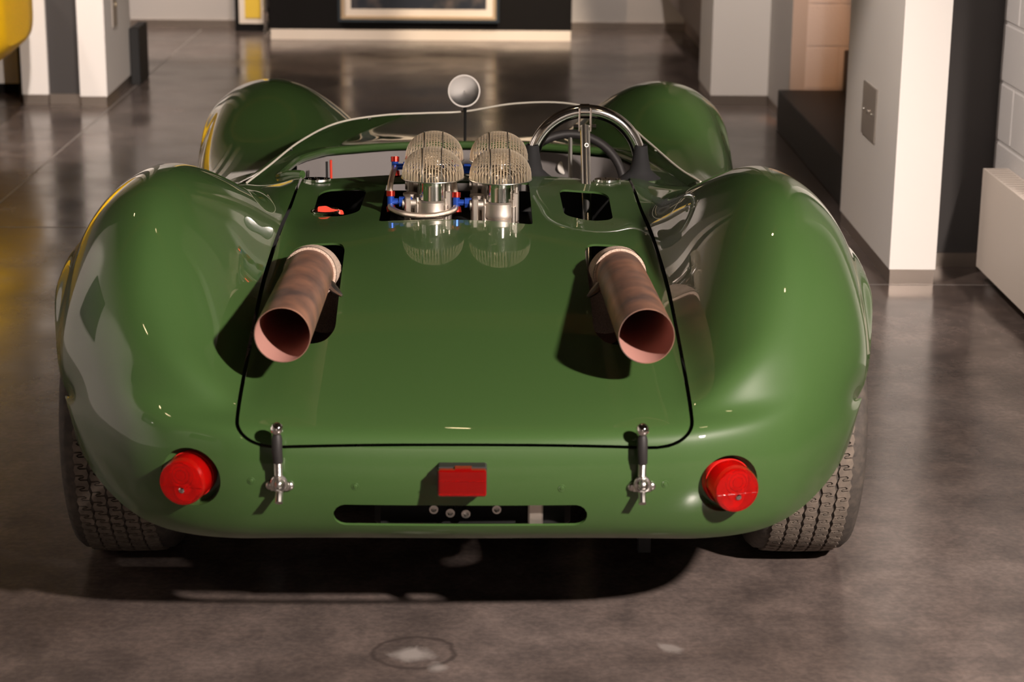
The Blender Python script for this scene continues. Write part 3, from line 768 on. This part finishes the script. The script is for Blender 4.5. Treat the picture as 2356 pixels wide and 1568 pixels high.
# --- latches over the tail edge
for lx, p in ((-.342, (640, 987)), (.324, (1475, 990))):
    top = aty(p[0], p[1], -.648); yt = ysurf(lx, .46)[0]
    L = MB().sphere((lx, yt-.020, .4990), .0125, 20, 12).build('cover_latch', 'chrome', car)
    L['label'] = 'chrome ball ended latch holding the engine cover shut'
    y1_ = ysurf(lx, .43)[0]-.016; y2_ = ysurf(lx, .40)[0]-.014
    MB().tube([(lx, yt-.019, .4890), (lx, yt-.020, .4800), (lx, y1_-.003, .4570), (lx+.001, y1_, .4360)], [.0075, .0098, .0098, .0094], 16).build('rubber_strap', 'black_rubber', L)
    sp_ = MB()
    sp_.cyl((lx+.001, y1_+.001, .4370), (lx+.001, y2_, .4080), .006, n=12)
    for k in range(8):
        z = .4350-k*.0034
        sp_.lathe([(.0068+.0016*math.cos(t), .0016*math.sin(t)) for t in np.linspace(0, 2*math.pi, 7)], (lx+.001, y1_+.001+(y2_-y1_)*k/8, z), (0, 0, 1), 14)
    sp_.build('spring', 'steel', L)
    MB().tube([(lx+.002+.0125*math.cos(t), y2_-.001, .3940+.0135*math.sin(t)) for t in np.linspace(0, 2*math.pi, 25)[:-1]], .0038, 10, True).build('ring', 'steel', L)
    hk = MB()
    hk.tube(smooth_path([(lx+.002, y2_-.010, .3905), (lx+.002, y2_-.008, .3980), (lx+.002, y2_+.004, .3980), (lx+.002, y2_+.008, .3840), (lx+.002, y2_-.004, .3720), (lx+.002, y2_-.014, .3610)], 24), .0072, 10)
    for s2 in (-1, 1): hk.sphere((lx+.002+s2*.018, ysurf(lx+s2*.018, .3840)[0]-.003, .3850), .0085, 14, 8, (1, .6, 1))
    hk.box((lx-.014, y2_+.004, .3780), (lx+.018, y2_+.013, .3920))
    hk.build('hook', 'steel', L)
# rivets in the tail panel
for p in ((578, 1105), (818, 1113), (1292, 1117), (1530, 1112)):
    q = aty(*p, -.645); y_, n_ = ysurf(q[0], q[2])
    c = np.array([q[0], y_, q[2]])
    MB().lathe([(.0075, -.001), (.0065, .0012), (.0045, .0008), (.0035, .0022), (.0001, .0026)], c, n_, 16).build('rivet', 'green_paint', body)

# --- lamps
for (lx, lz) in LAMPS:
    yb = ysurf(lx, lz)[0]
    o = (lx, yb+.022, lz); ax = nrm((.26*(1 if lx > 0 else -1), -1, -.02))
    lamp = MB().lathe([(.001, -.012), (.045, -.012), (.046, .0), (.045, .006), (.042, .006)], o, ax, 40).build('tail_lamp', 'red_back', car)
    lamp['label'] = 'round red tail lamp'
    c0 = np.array(o); d_ = ax; x_ = nrm(np.cross(d_, (0, 0, 1))); y_ = np.cross(x_, d_)
    if x_[0] < 0: x_ = -x_
    MB().lathe([(.044, .004), (.0435, .050), (.0415, .0545), (.030, .0555), (.001, .056), (.001, .053), (.029, .0525), (.0395, .051), (.0412, .048), (.0415, .004)], c0, ax, 40).build('lens', 'red_lens', lamp)
    rf = MB().lathe([(.041, .006), (.030, .012), (.001, .012)], c0, ax, 32)
    rf.lathe([(.004, .012), (.012, .022), (.021, .034), (.022, .034)], c0-y_*.021, ax, 24)
    rf.build('reflector', 'red_reflector', lamp)
    MB().sphere(c0-y_*.020+d_*.028, .009, 14, 10).build('bulb', 'white_dial', lamp)
    ln = MB()
    for r_ in (.010, .017, .024): ln.lathe([(r_+.0008*math.cos(t), .0545+.0010*math.sin(t)) for t in np.linspace(0, 2*math.pi, 7)], c0+y_*.016, ax, 28)
    ln.tube([c0+d_*.0555-x_*.039-y_*.006, c0+d_*.0558-y_*.006, c0+d_*.0555+x_*.039-y_*.006], .0011, 6)
    ln.build('lens_rib', 'red_lens', lamp)
    MB().lathe([(.0055, .054), (.0055, .0585), (.004, .060), (.001, .060)], c0+x_*.002-y_*.012, ax, 14).build('screw', 'chrome', lamp)
fz = .406; fy = ysurf(-.005, fz)[0]
fog = MB().box((-.050, fy-.026, .381), (.040, fy+.004, .434), .003).build('fog_lamp', 'black_rubber', car, 30)
fog['label'] = 'rectangular red rear lamp'
MB().box((-.049, fy-.040, .3815), (.039, fy-.024, .4325), .003).box((-.0475, fy-.0415, .4115), (.0375, fy-.0385, .4128)).box((-.018, fy-.036, .4325), (.012, fy-.022, .4355)).build('lens', 'red_lens', fog, 30)
MB().box((-.046, fy-.026, .384), (.036, fy-.020, .430)).build('reflector', 'red_back', fog, 0)
# --- gearbox and bolts seen through the tail slot
gb = MB().box((-.17, -.585, .275), (.20, -.30, .46), .012).build('gearbox', 'matte_black', car, 30)
gb2 = gb
for p in ((998, 1172), (1036, 1180), (1072, 1182), (1143, 1172)):
    q = aty(*p, -.612); MB().lathe([(.0085, .04), (.0085, 0), (.0055, 0), (.0055, .008), (.0005, .008)], q, (0, 1, 0), 16).build('bolt', 'steel', gb)
q = aty(1232, 1188, -.612); MB().box((q[0]-.014, -.618, q[2]-.018), (q[0]+.014, -.59, q[2]+.03), .003).build('bracket', 'cast_alloy', gb, 30)

# --- carburettors with trumpets and mesh screens
def wire_dome(c, a, b, h, step=.0052):
    mb = MB(); n = 22
    for ax in (0, 1):
        stp = .0070 if ax == 0 else .0048; k = -int(a/stp)
        while k*stp < a:
            s0 = k*stp; k += 1
            q = 1-(s0/(a if ax == 0 else b))**2
            if q <= 0.01: continue
            hw = math.sqrt(q)
            pts = []
            for i in range(n+1):
                t = math.pi*i/n; o_ = math.cos(t)*hw*(b if ax == 0 else a)
                rad = max(0, 1-(s0/(a if ax == 0 else b))**2-(o_/(b if ax == 0 else a))**2)
                z = h*(rad**.42)
                pts.append((c[0]+(s0 if ax == 0 else o_), c[1]+(o_ if ax == 0 else s0), c[2]+z))
            mb.tube(pts, 0.0012 if ax == 0 else .0008, 4, cap=False)
    return mb
MESH = None
def carb(cx, cy, zt, sc):
    # zt: height of the mesh base rim
    cb_ = MB()
    cb_.lathe([(.045, -.30), (.045, -.105), (.036, -.100), (.036, -.092), (.041, -.088), (.041, -.082), (.040, -.078), (.039, -.056), (.034, -.052)], (cx, cy, zt), (0, 0, 1), 28)
    for ang in (20, 130, 200, 320):
        a = R(ang); p = np.array([cx+.039*math.cos(a), cy+.039*math.sin(a), 0])
        cb_.cyl(p+(0, 0, zt-.105), p+(0, 0, zt-.062), .007, n=10); cb_.cyl(p+(0, 0, zt-.062), p+(0, 0, zt-.046), .0035, n=8)
    cb_.box((cx+.030, cy-.020, zt-.10), (cx+.044, cy+.02, zt-.03), .003)
    cb_.cyl((cx+.037, cy-.012, zt-.03), (cx+.037, cy-.012, zt-.012), .0045, n=8)
    cb_.cyl((cx-.002, cy-.044, zt-.118), (cx-.002, cy-.052, zt-.118), .008, n=14)
    o = cb_.build('carburettor', 'cast_alloy', car)
    o['label'] = 'cast alloy carburettor with polished intake trumpet under a domed mesh screen'
    MB().lathe([(.0325, -.054), (.0315, -.02), (.032, -.004), (.036, .006), (.044, .012), (.045, .0135), (.042, .0135), (.033, .004), (.029, -.05)], (cx, cy, zt), (0, 0, 1), 32).build('trumpet', 'polished_alloy', o)
    wire_dome((cx, cy, zt+.001), .073*sc, .073*sc, .070*sc).build('mesh_screen', 'brass_mesh', o, 60)
    rm = MB().lathe([(.0735*sc+.0018*math.cos(t), .0018*math.sin(t)) for t in np.linspace(0, 2*math.pi, 9)], (cx, cy, zt), (0, 0, 1), 48)
    rm.lathe([(.030, 0), (.073*sc, -.0005), (.073*sc, .0005), (.030, .001)], (cx, cy, zt), (0, 0, 1), 40, True)
    for dx in (-.024, .021):
        pts = []
        for i in range(25):
            t = math.pi*i/24; hw = math.sqrt(1-(dx/(.073*sc))**2); yy = math.cos(t)*hw*.073*sc
            rad = max(0, 1-(dx/(.073*sc))**2-(yy/(.073*sc))**2); pts.append((cx+dx, cy+yy, zt+.071*sc*rad**.42+.0012))
        rm.tube(pts, .0013, 6)
    rm.build('screen_band', 'steel', o)
    fb = MB().box((cx-.066, cy-.024, zt-.115), (cx-.052, cy+.012, zt-.044), .003)
    fb.cyl((cx-.055, cy+.03, zt-.13), (cx-.055, cy+.03, zt-.050), .015, n=20); fb.cyl((cx-.055, cy+.03, zt-.050), (cx-.055, cy+.03, zt-.045), .017, n=20)
    fb.cyl((cx-.072, cy-.006, zt-.062), (cx-.040, cy-.006, zt-.062), .013, n=14)
    fb.build('float_bowl', 'cast_alloy', o)
    return o
ZR = .722
CARBS = [(-.078, .56, ZR, 1.0), (.0815, .545, ZR, 1.0), (-.0775, .765, ZR+.004, .97), (.081, .765, ZR+.004, .97)]
for a in CARBS: carb(*a)
MB().box((-.19, .47, .55), (.14, .92, .565)).build('manifold_plate', 'matte_black', car, 0)
MB().box((-.195, .468, .600), (-.02, .492, .606), .001).build('engine_bracket', 'cast_alloy', car, 0)
# --- fuel lines
def hexnut(mb, p0, p1, r): mb.cyl(p0, p1, r, n=6); return mb
TL = np.array([-.178, .555, .664]); TR = np.array([-.0225, .545, .664])
h1 = smooth_path([TL+(0, 0, -.008), TL+(.003, -.018, -.014), TL+(.03, -.044, -.020), (-.10, .503, .640), TR+(-.032, -.036, -.020), TR+(-.005, -.016, -.014), TR+(0, 0, -.008)], 48)
fh = MB().tube(h1, .0072, 14).build('fuel_hose', 'braid', car, 60); fh['label'] = 'braided steel fuel hose looping between two carburettors'
h2 = smooth_path([TL+(0, 0, .01), TL+(-.002, .02, .03), TL+(.0, .10, .042), TL+(.004, .19, .046)], 30)
fh2 = MB().tube(h2, .0068, 12).build('fuel_hose', 'braid', car, 60); fh2['label'] = 'braided steel fuel hose running forward to the front carburettor'
h3 = smooth_path([TR+(0, 0, .01), TR+(-.004, .02, .03), TR+(-.006, .10, .040), TR+(-.002, .19, .044)], 30)
fh3 = MB().tube(h3, .0068, 12).build('fuel_hose', 'braid', car, 60); fh3['label'] = 'braided steel fuel hose between the screen domes'
for T, host in ((TL, fh), (TR, fh), (TL+(.004, .195, .046), fh2), (TR+(-.002, .195, .044), fh3)):
    b_ = MB(); b_.cyl(T+(-.0, 0, -.016), T+(0, 0, .016), .0085, n=14); b_.cyl(T, T+(.020, 0, 0), .0075, n=14)
    hexnut(b_, T+(.020, 0, 0), T+(.036, 0, 0), .0125); b_.cyl(T+(.036, 0, 0), T+(.044, 0, 0), .0075, n=12); hexnut(b_, T+(.042, 0, 0), T+(.051, 0, 0), .0125)
    b_.build('blue_fitting', 'blue_anodised', host, 20)
    r_ = MB(); r_.cyl(T+(0, .0, .012), T+(0, .003, .024), .0105, n=14); r_.cyl(T+(0, 0, -.012), T+(.002, -.005, -.024), .0108, n=14)
    r_.build('red_fitting', 'red_anodised', host, 30)

# --- hinge plates
for (x, y) in ((-.379, .925), (.363, .945)):
    z = zsurf(x, y)+.002
    poly = round_poly([(-.037, -.004), (-.004, -.024), (.030, -.012), (.037, .008), (.012, .022), (-.026, .020)], .012, 5)
    hp = MB().prism(poly, (x, y, z), (1, 0, 0), (0, 1, 0), (0, 0, 1), .006).build('hinge_plate', 'chrome', car, 30)
    for dx, dy in ((-.018, -.003), (.004, -.010), (.022, .002), (-.004, .012)):
        MB().sphere((x+dx, y+dy, z+.0055), .0042, 12, 8, (1, 1, .6)).build('screw', 'chrome', hp)
# filler cap under the left vent
fc = MB().lathe([(.032, 0), (.034, .003), (.034, .013), (.031, .016), (.028, .014), (.027, .003)], (-.336, .628, .612), (0, 0, 1), 36).build('filler_cap', 'chrome', car, 40)
fc['label'] = 'chrome filler clamp ring with a red lever in the left cut-out'
MB().prism(round_poly([(-.026, 0), (-.026, .016), (-.006, .018), (.010, .010), (.034, .008), (.037, -.003), (.012, -.002)], .004, 3), (-.330, .622, .620), (1, 0, 0), (0, .3, .95), (0, .95, -.3), .014).build('lever', 'red_enamel', fc, 30)

# --- roll hoop, boots, stay
hx, hy, hz, hr = .313, 1.045, .660, .141
hp_ = [(hx-hr, hy, .55), (hx-hr, hy, .61)]+[(hx+hr*math.cos(math.pi-t), hy, hz+hr*math.sin(t)) for t in np.linspace(0, math.pi, 33)]+[(hx+hr, hy, .61), (hx+hr, hy, .55)]
hoop = MB().tube(hp_, .0175, 20).build('roll_hoop', 'hoop_chrome', car, 60); hoop['label'] = 'polished chrome roll hoop behind the driver'
for s_ in (-1, 1):
    bx = hx+s_*hr
    lo_ = [(.017, .715), (.019, .695), (.023, .67), (.028, .65), (.036, .638), (.048, .628)]
    G = [[(bx+r_*(1.0 if i < 4 else 1.15)*math.cos(t), hy-.01+(.7+.3*(i < 3))*r_*1.25*math.sin(t), z) for t in np.linspace(0, 2*math.pi, 25)] for i, (r_, z) in enumerate(lo_)]
    MB().grid(G).build('fabric_boot', 'black_cloth', hoop, 60)
s0 = np.array([hx-.006, hy-.004, hz+hr-.012]); s1 = np.array([hx-.004, .62, .22]); sd = nrm(s1-s0)
MB().tube([s0+sd*.03, s1], .0125, 18).build('hoop_stay', 'satin_alloy', hoop, 60)
cl = MB()
for s_ in (-1, 1):
    cl.box((hx-.006+s_*.0145-.0025, hy-.026, hz+hr-.05), (hx-.006+s_*.0145+.0025, hy-.004, hz+hr+.012), .001)
    cl.cyl((hx-.006+s_*.017, hy-.018, hz+hr-.038), (hx-.006+s_*.029, hy-.018, hz+hr-.038), .0075, n=6)
cl.lathe([(.0180, -.012), (.0192, -.012), (.0192, .012), (.0180, .012)], (hx-.006, hy, hz+hr), (1, 0, 0), 24)
cl.build('clamp', 'polished_alloy', hoop, 30)
pm = s0+sd*.085
MB().lathe([(.0055, 0), (.0055, .006), (.0035, .006), (.0035, 0)], pm+(.002, -.0115, .003), (0, -1, .3), 14).build('spigot', 'steel', hoop)

# --- windscreen
BASE = [(-.600, .97), (-.600, 1.15), (-.578, 1.38), (-.515, 1.60), (-.39, 1.79), (-.20, 1.905), (0, 1.94), (.20, 1.905), (.39, 1.79), (.515, 1.60), (.578, 1.38), (.600, 1.15), (.600, .97)]
b3 = np.array([(x, y, zsurf(x, y)-.002) for x, y in BASE])
t3 = np.array([aty(568, 420, .975), aty(620, 380, 1.12), aty(690, 325, 1.34), aty(775, 283, 1.55), aty(880, 265, 1.69), aty(980, 260, 1.76), aty(1070, 256, 1.79), aty(1185, 238, 1.77), aty(1310, 238, 1.69), aty(1420, 270, 1.55), aty(1490, 325, 1.34), aty(1560, 385, 1.12), aty(1612, 418, .975)])
bb_ = smooth_path(b3, 96); tt_ = smooth_path(t3, 96)
G = []
for k in range(7):
    t = k/6; bow = .012*math.sin(math.pi*t)
    q = bb_*(1-t)+tt_*t; q[:, 2] += bow*.4; q[:, 0] *= 1+bow*.6; G.append(q)
G = np.array(G)
ws = MB().grid(G); N_ = np.cross(np.gradient(G, axis=1), np.gradient(G, axis=0)); N_ /= np.linalg.norm(N_, axis=2)[..., None]
ws.grid((G+N_*.003)[:, ::-1])
wso = ws.build('windscreen', 'perspex', car, 60); wso['label'] = 'low curved clear windscreen wrapped around the cockpit'
MB().tube(tt_, .0030, 8).build('top_beading', 'perspex_edge', wso, 60)
MB().tube(bb_+np.array([0, 0, .003]), .0035, 8).build('base_beading', 'perspex_edge', wso, 60)
for k in (14, 30, 48, 66, 82):
    MB().sphere(tt_[k]*.97+bb_[k]*.03+np.array([0, 0, -.004]), .005, 10, 8).build('screen_bolt', 'chrome', wso)
# --- mirror
mc = aty(1068, 209, 1.745)
mr_ = MB().lathe([(.001, .030), (.022, .026), (.040, .012), (.0475, 0), (.0475, -.003), (.043, -.003)], mc, (0.05, 1, -.15), 40).build('rear_view_mirror', 'chrome', car, 40)
mr_['label'] = 'round chrome rear view mirror on a thin stalk'
MB().lathe([(.0445, -.0025), (.03, -.0015), (.001, -.001)], mc, (0.05, 1, -.15), 40).build('mirror_glass', 'mirror_glass', mr_, 60)
MB().tube([(mc[0]+.003, 1.76, mc[2]-.04), (mc[0]+.003, 1.78, .66), (mc[0]+.003, 1.79, zsurf(0, 1.80)-.01)], [.006, .004, .004], 10).build('stalk', 'matte_black', mr_)
# --- dashboard, wheel, seats
G = []
for z0 in (.40, .585):
    G.append([(x, np.interp(abs(x), [0, .22, .40, .47], [1.745, 1.72, 1.59, 1.40])+.012+(.585-z0)*.25, min(z0, zsurf(x, np.interp(abs(x), [0, .22, .40, .47], [1.745, 1.72, 1.59, 1.40])+.03)-.012)) for x in np.linspace(-.47, .47, 40)])
dash = MB().grid(G).build('dashboard', 'grey_trim', car, 60)
for (p, r_, m_) in (((1300, 384), .022, 'white_dial'), ((1328, 378), .011, 'white_dial'), ((1384, 386), .022, 'white_dial')):
    q = aty(*p, 1.70); o = MB().lathe([(r_, .02), (r_, -.002), (r_*.8, -.004), (.0005, -.003)], q, (0, 1, .1), 24).build('dial', m_, dash)
    if r_ < .015: MB().sphere(q+np.array([0, -.005, 0]), .005, 12, 8).build('button', 'red_enamel', dash)
sc_ = aty(1312, 308, 1.46); sr = .150; tilt = R(22)
cc = sc_+np.array([0, sr*math.sin(tilt)*-1, -sr*math.cos(tilt)])
ey = np.array([0, math.sin(tilt), math.cos(tilt)])
sw = MB().tube([cc+np.array([1, 0, 0])*sr*math.cos(t)+ey*sr*math.sin(t) for t in np.linspace(0, 2*math.pi, 49)[:-1]], .0125, 14, True).build('steering_wheel', 'black_rubber', car, 60)
sb = MB()
for t in (R(200), R(340), R(90)): sb.tube([cc+(np.array([1, 0, 0])*math.cos(t)+ey*math.sin(t))*.02, cc+(np.array([1, 0, 0])*math.cos(t)+ey*math.sin(t))*sr], .006, 8)
sb.cyl(cc+np.array([0, -.01, .004]), cc+np.array([0, .25, -.1]), .022, n=16); sb.build('spoke', 'steel', sw)
for x in (-.235, .285):
    st_ = MB()
    G = []
    for k in range(9):
        t = k/8
        yy = 1.10+.05*(1-t)+.0; zz = .24+t*.33
        G.append([(x+.19*s_*(1-.15*t*t), 1.06+.22*(1-t)**1.3+.03*abs(s_)**2*-1, zz) for s_ in np.linspace(-1, 1, 11)])
    st_.grid(G); st_.box((x-.19, 1.26, .17), (x+.19, 1.62, .24), .02); st_.build('seat', 'black_cloth', car, 50)
q = aty(762, 391, 1.36); q2 = aty(761, 368, 1.36)
MB().tube([q-np.array([0, 0, .08]), q2], .0035, 8).build('red_rod', 'red_enamel', car)
q = aty(752, 392, 1.36); q2 = aty(749, 372, 1.36)
MB().box((q[0]-.003, 1.355, q[2]-.08), (q[0]+.003, 1.365, q2[2])).build('black_lever', 'matte_black', car, 0)
for x in (-.52, .50): MB().box((x, 1.0, .13), (x+.02, 2.2, .50)).build('tub_side', 'grey_trim', car, 0)
